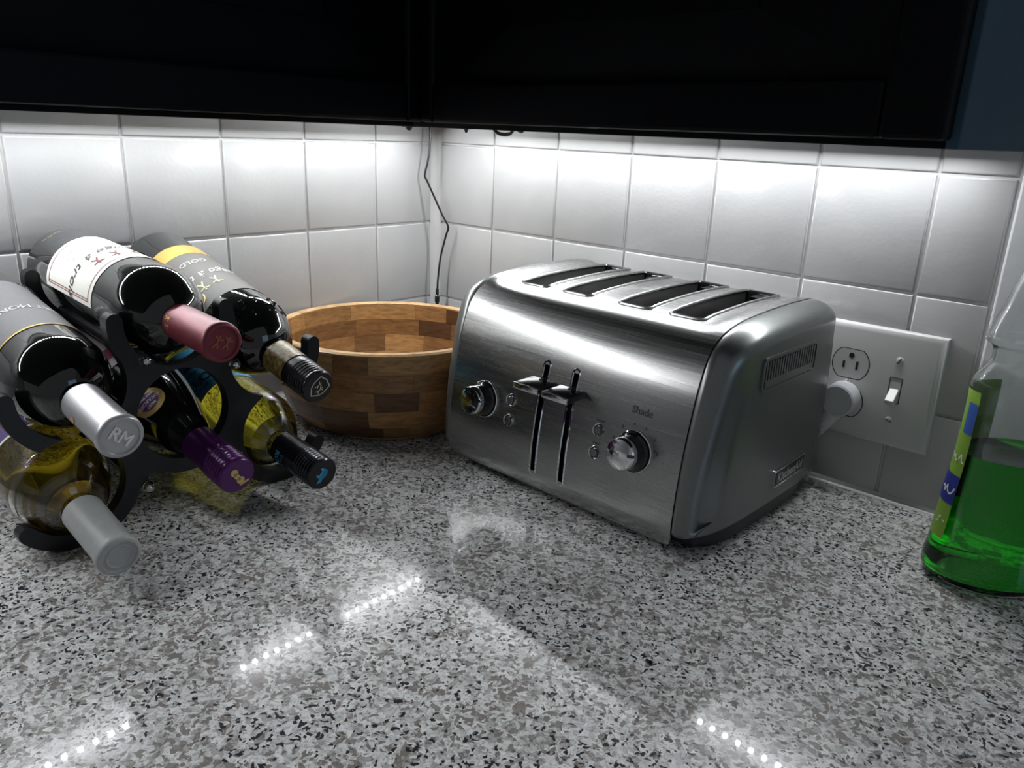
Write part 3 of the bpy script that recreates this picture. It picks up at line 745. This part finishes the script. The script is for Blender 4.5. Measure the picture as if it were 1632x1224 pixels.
# side caps
def bow(y): return 1+.72*(1-((y-.128)/.128)**4)      # the sides bow outwards in plan
def side_cap(sgn):
    cl = [p.copy() for p in pc if not (p.x < .05 and p.y < .0225)]
    cl[0] = Vector((.003, .0205)); base = catmull([(.2490, .020), (.23, .0185), (.12, .0180), (.04, .0180), (.003, .0205)], 6)
    loop = cl+base[1:-1]; n = len(loop)
    cen = Vector((.118, .10)); nrm = []
    for i in range(n):
        t_ = (loop[(i+1) % n]-loop[i-1]).normalized(); nn = Vector((t_.y, -t_.x))
        if nn.dot(loop[i]-cen) > 0: nn = -nn
        nrm.append(nn)
    for _ in range(3): nrm = [((nrm[i-1]+nrm[i]*2+nrm[(i+1) % n])/4).normalized() for i in range(n)]
    R = .0150; bm = bmesh.new(); rings = []
    lev = [(0, .0011), (.0012, .0002)]+[(.0012+R*math.sin(a*PI/16), R*1.15*(1-math.cos(a*PI/16))) for a in range(1, 9)]
    for dx, ins in lev:
        k = ins
        rings.append([bm.verts.new((sgn*(PW+.0004+dx*bow(loop[i].x)), loop[i].x+nrm[i].x*k, loop[i].y+nrm[i].y*k*(1 if loop[i].y > .03 else .35))) for i in range(n)])
    for a, b in zip(rings, rings[1:]):
        for i in range(n): bm.faces.new((a[i], a[(i+1) % n], b[(i+1) % n], b[i]))
    last = rings[-1]; x0 = sgn*(PW+.0004+lev[-1][0])
    for s_, dx in ((.92, .0005), (.8, .0011), (.65, .0015), (.5, .0018), (.35, .0020), (.2, .0021)):
        cur = [bm.verts.new((sgn*(PW+.0004+lev[-1][0]*bow(cen.x+(v.co.y-cen.x)*s_)+dx*.3), cen.x+(v.co.y-cen.x)*s_, cen.y+(v.co.z-cen.y)*s_)) for v in rings[-1]]
        for i in range(n): bm.faces.new((last[i], last[(i+1) % n], cur[(i+1) % n], cur[i]))
        last = cur
    cv_ = bm.verts.new((sgn*(PW+.0004+lev[-1][0]*bow(cen.x)+.0007), cen.x, cen.y))
    for i in range(n): bm.faces.new((last[i], last[(i+1) % n], cv_))
    bm.faces.new(rings[0][::-1])
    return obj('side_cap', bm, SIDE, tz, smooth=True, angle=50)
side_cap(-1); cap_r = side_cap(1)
XO = PW+.0004+.0012+.0150
bo = [(sg*(.1350+.0235*(1-((y-.128)/.128)**4)), y) for sg, ys in ((1, range(13)), (-1, range(12, -1, -1))) for y in [.020+.224*k/12 for k in ys]]
bm = bmesh.new(); prism(bm, bo, .0045, .0245); bmesh.ops.bevel(bm, geom=[e for e in bm.edges if all(v.co.z < .005 for v in e.verts)], offset=.006, segments=2, profile=.5, affect='EDGES'); obj('base', bm, BLACKP, tz, smooth=True)
for x in (-.11, .11):
    for y in (.04, .2):
        bm = bmesh.new(); lathe(bm, [(.008, 0), (.009, .001), (.009, .006)], 16); obj('foot', bm, BLACKP, tz, mtx=Matrix.Translation((x, y, 0)))
# frames on the front panel
def fr_mtx(x, z, off=0.):
    y, nn = front_at(z); out = Vector((0, nn.x, nn.y)); 
    if out.y > 0: out = -out
    X = Vector((1, 0, 0)); up = out.cross(X); m = Matrix.Identity(4)
    for i, v in enumerate((X, up, out)):
        for j in range(3): m[j][i] = v[j]
    m.translation = Vector((x, y, z))+out*off; return m
for sx in LVX:
    ps = [(sx+LW*1.15*c, z) for c, z in ((1, LZ0), (1, LZ1))]; loop = []
    for k in range(7): a = PI*k/6; loop.append((sx+LW*1.2*math.cos(a), LZ1+LW*1.2*math.sin(a)))
    for k in range(1, 14): loop.append((sx-LW*1.2, LZ1+(LZ0-LZ1)*k/14))
    for k in range(7): a = PI+PI*k/6; loop.append((sx+LW*1.2*math.cos(a), LZ0+LW*1.2*math.sin(a)))
    for k in range(1, 14): loop.append((sx+LW*1.2, LZ0+(LZ1-LZ0)*k/14))
    bm = bmesh.new(); tube(bm, [(x, front_at(z)[0]-.0001, z) for x, z in loop], .0009, 6, closed=True); obj('lever_slot_rim', bm, CHROME, tz, smooth=True)
    lv = obj('lever', (lambda b: b)(bbox(-.0150, .0150, -.0034, .0034, -.004, .0225, .0022)), BLACKG, tz, smooth=True, mtx=fr_mtx(sx, .1140, .003) @ Matrix.Rotation(.24, 4, 'X'))
    obj('lever_edge', bbox(-.0151, .0151, -.0026, .0034, .0215, .0238, .0010), CHROME, lv, smooth=True)
    bm = bmesh.new(); box(bm, -.002, .002, -.004, .004, -.02, .002); obj('lever_stem', bm, BLACKP, lv)
def knob(x, z, rot):
    k = empty('knob'); k.parent = tz; k.matrix_local = fr_mtx(x, z)
    bm = bmesh.new(); lathe(bm, [(.0165, 0), (.0182, .0002), (.0184, .0014), (.0176, .0020), (.0168, .0012)], 40, cap0=False, cap1=False); obj('bezel_ring', bm, CHROME, k, smooth=True)
    bm = bmesh.new(); lathe(bm, [(.0166, .0004), (.0166, .004), (.0150, .0055), (.0142, .014), (.0138, .0155), (0, .0155)], 40); obj('knob_body', bm, BLACKG, k, smooth=True)
    bm = bmesh.new(); lathe(bm, [(.0139, .0150), (.0142, .0160), (.0138, .0200), (.0128, .0212), (.0085, .0219), (0, .0221)], 40, cap1=False); obj('knob_face', bm, CHROME, k, smooth=True)
    bm = bmesh.new(); box(bm, .0085, .0144, -.0012, .0012, .0205, .0225); o = obj('pointer', bm, BLACKG, k); o.rotation_euler = (0, 0, rot)
    return k
knob(-.0890, .0810, .2); knob(.0905, .0815, .15)
BTN = plain('smoked_metal_button', (.22, .22, .23), .25, .8)
PRINT = plain('dark_grey_panel_print', (.035, .035, .038), .5)
def panel_text(s, size, x, z, bold=0.):
    def f(a, b): y, nn = front_at(z+b); return (x+a, y-.0004, z+b)
    return text_obj('panel_print', s, size, f, PRINT, tz, 0, bold)
for kx, kz in ((-.0890, .0810), (.0905, .0815)):
    panel_text('Shade', .0088, kx+.001, kz+.0345, .0001)
    for i, a in enumerate((200, 165, 130, 100, 70, 40, 10)):
        panel_text(str(i+1), .0035, kx+.0232*math.cos(D2R(a)), kz+.0232*math.sin(D2R(a)), .0001)
for bx_, bz, s in ((-.0535, .0890, 'Cancel'), (-.0535, .0690, 'Bagel'), (.0520, .0890, 'Cancel'), (.0515, .0690, 'Bagel')):
    b = empty('button'); b.parent = tz; b.matrix_local = fr_mtx(bx_, bz)
    bm = bmesh.new(); lathe(bm, [(.0046, .0003), (.0050, .0014), (.0056, .0018), (.0060, .0010), (.0061, .0001)], 28, cap0=False, cap1=False); obj('button_ring', bm, CHROME, b, smooth=True)
    bm = bmesh.new(); lathe(bm, [(.0044, .0001), (.0036, .0004), (.0036, .0022), (.0030, .0028), (0, .0029)], 24, cap1=False); obj('button_cap', bm, BTN, b, smooth=True)
    bm = bmesh.new(); lathe(bm, [(.0048, .00025), (0, .0003)], 24, cap0=False, cap1=False); obj('button_well', bm, BLACKP, b)
    panel_text(s, .0034, bx_, bz+.0088)
# badge and vent on the right side cap
def side_f(y, z, off=0.): return (XO+.0018+off, y, z)
bd = empty('badge'); bd.parent = tz; bd.location = (PW+.0004+.0162*bow(.149)-.0004, .149, .0470); bd.rotation_euler = (0, 0, .035)
def sd(a, b, o): return (o, a, b)
bm = bmesh.new(); prism(bm, rrect(.0655, .0165, .0012, 2), -.003, .0030, lambda a, b, c: (c, a, b)); obj('badge_plate', bm, CHROME, bd)
bm = bmesh.new(); prism(bm, rrect(.0625, .0130, .0006, 2), -.001, .0034, lambda a, b, c: (c, a, b)); obj('badge_field', bm, BLACKP, bd)
text_obj('badge_lettering', 'KitchenAid', .0122, lambda a, b: (.0037, a, b), plain('bright_badge_letters', (.62, .62, .60), .3, .5), bd, 0, .00025)
vt = empty('vent'); vt.parent = tz; vt.location = (PW+.0004+.0162*bow(.120)-.0018, .120, .1530); vt.rotation_euler = (0, 0, 0)
o_, i_ = rrect(.104, .0300, .006, 5), rrect(.098, .0245, .0045, 5)
bm = bmesh.new(); f3 = lambda a, b, c: (c, a, b)
O0 = [bm.verts.new(f3(x, y, -.002)) for x, y in o_]; O1 = [bm.verts.new(f3(x, y, .0032)) for x, y in o_]; I1 = [bm.verts.new(f3(x, y, .0032)) for x, y in i_]; I0 = [bm.verts.new(f3(x, y, -.002)) for x, y in i_]
n = len(o_)
for k in range(n):
    j = (k+1) % n
    for a, b in ((O0, O1), (O1, I1), (I1, I0)): bm.faces.new((a[k], a[j], b[j], b[k]))
obj('vent_frame', bm, SIDE, vt, smooth=True)
bm = bmesh.new(); prism(bm, i_, -.001, .0021, f3); obj('vent_back', bm, BLACKP, vt)
bm = bmesh.new(); box(bm, -.0004, .0030, -.046, .046, -.0115, -.0050); obj('vent_ledge', bm, SIDE, vt)
bm = bmesh.new(); box(bm, 0, .0029, -.0012, .0012, -.0050, .0112); bmesh.ops.recalc_face_normals(bm, faces=bm.faces[:]); sm = bpy.data.meshes.new('vent_slat'); bm.to_mesh(sm); bm.free(); sm.materials.append(SIDE)
for k in range(20):
    o = bpy.data.objects.new('vent_slat', sm); C.objects.link(o); o.parent = vt; o.location = (0, -.0452+k*.00476, 0)

# ------------------------------------------------------------------ switch plate with outlet, plug
pl = empty('outlet_plate', (.632, 0, .1135), 'white two-gang wall plate with outlet and light switch behind the toaster', 'wall plate')
bm = bmesh.new(); box(bm, -.058, .058, -.0066, .0004, -.0575, .0575)
fe = [e for e in bm.edges if all(v.co.y < -.006 for v in e.verts)]
bmesh.ops.bevel(bm, geom=fe, offset=.0062, segments=4, profile=.5, affect='EDGES'); obj('plate', bm, WHITEPL, pl, smooth=True, angle=60)
fy = lambda a, b, c: (a, -.0066-c, b)
def receptacle(cx, cz):
    pts = []
    for k in range(40):
        a = 2*PI*k/40; x, z = .0172*math.cos(a), .0172*math.sin(a); pts.append((cx+x, cz+max(-.0142, min(.0142, z))))
    bm = bmesh.new(); prism(bm, [p for i, p in enumerate(pts) if p != pts[i-1]], -.001, .0006, fy); r = obj('receptacle', bm, WHITEPL, pl)
    gp = [(cx+(x-cx)*1.035, cz+(z-cz)*1.045) for x, z in pts]
    bm = bmesh.new(); tube(bm, [fy(x, z, .0001) for x, z in gp], .00045, 5, closed=True); obj('gap_line', bm, SLOTD, pl)
    for dx, hh in ((-.0063, .0035), (.0063, .0042)):
        bm = bmesh.new(); prism(bm, [(cx+dx-.0011, cz-.005-.0+hh*-.0), (cx+dx+.0011, cz-.005), (cx+dx+.0011, cz-.005+2*hh), (cx+dx-.0011, cz-.005+2*hh)], .0, .0008, fy); obj('blade_slot', bm, SLOTD, r)
    bm = bmesh.new(); prism(bm, ell(cx, cz+.0085, .0026, .0027, 14), 0, .0008, fy); obj('ground_hole', bm, SLOTD, r)
receptacle(-.0235, .0170); receptacle(-.0235, -.0215)
def screw(cx, cz, a):
    bm = bmesh.new(); lathe(bm, [(.0034, 0), (.0032, .0009), (.0022, .0014), (0, .0016)], 20, cap1=False); s = obj('screw', bm, WHITEPL, pl, smooth=True, mtx=Matrix.Translation((cx, -.0066, cz)) @ Matrix.Rotation(PI/2, 4, 'X'))
    bm = bmesh.new(); box(bm, -.003, .003, -.0004, .0004, .0008, .0018); o = obj('screw_slot', bm, SLOTD, s); o.rotation_euler = (0, 0, a)
screw(-.0235, -.0020, 1.2); screw(.0205, .0295, 1.1); screw(.0205, -.0300, -.35)
bm = bmesh.new(); tube(bm, [fy(x, z, .0) for x, z in rrect(.0108, .0250, .0006, 2, .0205, 0)], .0005, 5, closed=True); obj('switch_gap', bm, SLOTD, pl)
bm = bmesh.new(); prism(bm, rrect(.0100, .0240, .0006, 2, .0205, 0), -.002, .0001, fy); obj('switch_well', bm, WHITEPL, pl)
bm = bmesh.new(); box(bm, -.0042, .0042, -.0140, .002, -.0035, .0035); bmesh.ops.bevel(bm, geom=bm.edges[:], offset=.0008, segments=2, profile=.5, affect='EDGES')
obj('toggle', bm, WHITEPL, pl, mtx=Matrix.Translation((.0205, -.0058, -.0020)) @ Matrix.Rotation(D2R(38), 4, 'X'))
pg = empty('power_plug', (.6085, -.0072, .0965), 'pale grey round power plug in the lower outlet beside the toaster', 'plug')
bm = bmesh.new(); lathe(bm, [(.0145, .0), (.0163, .002), (.0165, .018), (.0160, .0205), (.0143, .0216), (.0139, .0210), (0, .0212)], 40, cap1=False)
obj('plug_head', bm, PLUGPL, pg, smooth=True, mtx=Matrix.Rotation(PI/2, 4, 'X'))
bm = bmesh.new(); tube(bm, [(-.004, -.011, -.010), (-.010, -.011, -.022), (-.015, -.0095, -.033), (-.019, -.007, -.042)], [.0108, .0090, .0070, .0045], 14); obj('strain_relief', bm, PLUGPL, pg, smooth=True)
for k in range(4):
    c0 = Vector((-.0118-.0024*k, -.011, -.0255-.005*k)); bm = bmesh.new(); tube(bm, [c0, c0+Vector((-.0008, 0, -.0016))], .0088-.0008*k, 14); obj('relief_ridge', bm, PLUGPL, pg, smooth=True)
bm = bmesh.new(); tube(bm, catmull([(-.019, -.006, -.040), (-.026, -.001, -.056), (-.040, .0028, -.074), (-.075, .0028, -.0920), (-.12, .0028, -.0925)], 5), .0032, 10); obj('power_cord', bm, PLUGPL, pg, smooth=True)

# ------------------------------------------------------------------ dish soap bottle
SC = Vector((.7710, -.0890, 0)); ang = math.atan2(.6707, .7408)
sp = empty('dish_soap_bottle', tuple(SC), 'clear waisted bottle half full of green dish soap at the right edge', 'bottle'); sp.rotation_euler = (0, 0, ang)
A_, B_ = 1.0, .74
spf = catmull([(.044, .0), (.0505, .003), (.0530, .012), (.0510, .028), (.0490, .045), (.0470, .075), (.0450, .100), (.0442, .125), (.0440, .150), (.0448, .163), (.0430, .170), (.0355, .180), (.0345, .189), (.0365, .195), (.0425, .2), (.0400, .209), (.0340, .226), (.0270, .250), (.0200, .268), (.0145, .276), (.0140, .288)], 3)
spp = [(p.x, p.y) for p in spf]; pfs = prof_fn(spp)
bm = bmesh.new(); lathe(bm, [(0, .0025), (.036, .0015)]+spp, 64, A_, B_)
inn = [(0, .0045), (.040, .0045)]+[(p[0]-.0011, p[1]) for p in spp if p[1] > .006]; lathe(bm, inn, 64, A_, B_)
obj_shell('bottle', bm, PLASTC, sp)
LV = .110; bm = bmesh.new(); lq = [(0, .0048), (.0425, .0048)]
for k in range(30):
    z = .0065+(LV-.0065)*k/29; lq.append((pfs(z)-.0010, z))
lq.append((pfs(LV)-.002, LV-.0004)); lq.append((0, LV-.0004))
lathe(bm, lq, 64, A_, B_, cap0=False, cap1=False); obj('soap', bm, SOAP, sp, smooth=True, angle=60)
def spatch(name, t0, t1, z0, z1, off, m, rnd_=0., nt=18, nz=14, parent=sp):
    bm = bmesh.new(); V = []
    for i in range(nt+1):
        row = []
        for j in range(nz+1):
            u, v = i/nt*2-1, j/nz*2-1
            z = (z0+z1)/2+(z1-z0)/2*v*(1 if not rnd_ else math.sqrt(max(0, 1-rnd_*u**4))); th = (t0+t1)/2+(t1-t0)/2*u*(1 if not rnd_ else math.sqrt(max(0, 1-rnd_*v**4)))
            r = pfs(z)+off; row.append(bm.verts.new((r*math.cos(th)*A_, r*math.sin(th)*B_, z)))
        V.append(row)
    for i in range(nt):
        for j in range(nz): bm.faces.new((V[i][j], V[i+1][j], V[i+1][j+1], V[i][j+1]))
    me = bpy.data.meshes.new(name)
    for fc in bm.faces: fc.smooth = True
    bm.to_mesh(me); bm.free(); return link(name, me, m, parent)
def swrap(th0, z0, off):
    def f(x, y): z = z0+y; r = pfs(z)+off; th = th0+x/.045; return (r*math.cos(th), r*math.sin(th)*B_, z)
    return f
fl = spatch('front_label', D2R(95), D2R(193), .036, .160, .0005, plain('lime_green_label', (.22, .38, .05), .4))
spatch('blue_block', D2R(95), D2R(193), .066, .090, .0009, plain('deep_blue_label_print', (.03, .04, .26), .4), 0, 18, 4, fl)
spatch('blue_strip', D2R(176), D2R(193), .125, .150, .0009, plain('mid_blue_label_print', (.05, .12, .42), .4), 0, 6, 4, fl)
SWH = plain('white_soap_label_ink', (.75, .76, .72), .4)
for k, (z, h) in enumerate(((.077, .010), (.106, .009), (.050, .008))): poly_obj('script_print', scribble(.018, h, 7, 20+k), swrap(D2R(178), z, .0013), SWH, fl)
bl = spatch('back_label', D2R(276), D2R(400), .030, .090, .0005, plain('pale_blue_grey_label', (.42, .50, .55), .45), .8)
FP = plain('blue_grey_fine_print', (.06, .10, .16), .5)
for k in range(6): poly_obj('fine_print', scribble(.042, .0034, 26, 40+k), swrap(D2R(334), .080-.008*k, .0010), FP, bl)
bm = bmesh.new(); lathe(bm, [(.0165, .280), (.0165, .300), (.0140, .304), (.0090, .306), (.0080, .322), (.0050, .326), (0, .326)], 32, cap1=False); obj('cap', bm, WHITEPL, sp, smooth=True)

# ------------------------------------------------------------------ corner cable and clips
cb = empty('hanging_cable', (.026, -.020, 0), 'thin black cable with small plug hanging down the tiled corner', 'cable')
o0 = Vector(cb.location)
P = [(.014, -.026, .346), (.0165, -.0275, .315), (.0165, -.0310, .292), (.0135, -.0340, .272), (.0165, -.0310, .262), (.034, -.0200, .220), (.0430, -.0165, .2035), (.0385, -.0165, .190), (.0300, -.0180, .160), (.0265, -.0195, .128), (.0260, -.0200, .112)]
bm = bmesh.new(); tube(bm, [p-o0 for p in catmull(P, 5)], .0014, 8); obj('cord', bm, BLACKP, cb, smooth=True)
c_ = Vector((.0258, -.0200, 0))-o0
for z0, z1, r in ((.104, .114, .0024), (.0935, .1045, .0036), (.087, .0945, .0026)):
    bm = bmesh.new(); lathe(bm, [(r*.8, z0), (r, z0+.001), (r, z1-.001), (r*.8, z1)], 12); obj('plug_body', bm, BLACKP, cb, smooth=True, mtx=Matrix.Translation(c_))
bm = bmesh.new(); lathe(bm, [(.0034, .1030), (.0038, .1035), (.0038, .1045), (.0034, .105)], 12); obj('plug_ring', bm, CHROME, cb, smooth=True, mtx=Matrix.Translation(c_))
bm = bmesh.new(); tube(bm, [Vector(p)-o0 for p in ((.0258, -.02, .088), (.0256, -.02, .04), (.0262, -.0195, .0014), (.034, -.016, .0014))], .0011, 8); obj('lower_cord', bm, BLACKP, cb, smooth=True)
def clip(label, x, y, r):
    k = empty('cable_clip', (x, y, ZB), label, 'clip', 'clips under the cabinets')
    bm = bmesh.new(); lathe(bm, [(0, -.0045), (r*.5, -.0042), (r*.9, -.002), (r, .0), (r, .012)], 16, cap0=False); obj('clip_body', bm, BLACKP, k, smooth=True)
    obj('clip_flange', bbox(-r*1.9, r*1.9, -r*.8, r*.8, -.0006, .0115, .0004), BLACKP, k, mtx=Matrix.Rotation(PI/4, 4, 'Z'))
clip('small dark clip under the left cabinet near the corner', .150, -.180, .0042)
clip('small dark clip under the right cabinet near the corner', .190, -.130, .0026)
lp = empty('cable_loop', (.268, -.150, ZB), 'dark looped cable hanging just below the right cabinet edge', 'cable')
bm = bmesh.new(); tube(bm, catmull([(-.022, 0, .010), (-.014, 0, -.001), (-.004, .001, -.0042), (.006, .001, -.003), (.014, 0, .002), (.024, 0, .0), (.032, 0, .010)], 5), .0019, 8); obj('cord', bm, BLACKP, lp, smooth=True)
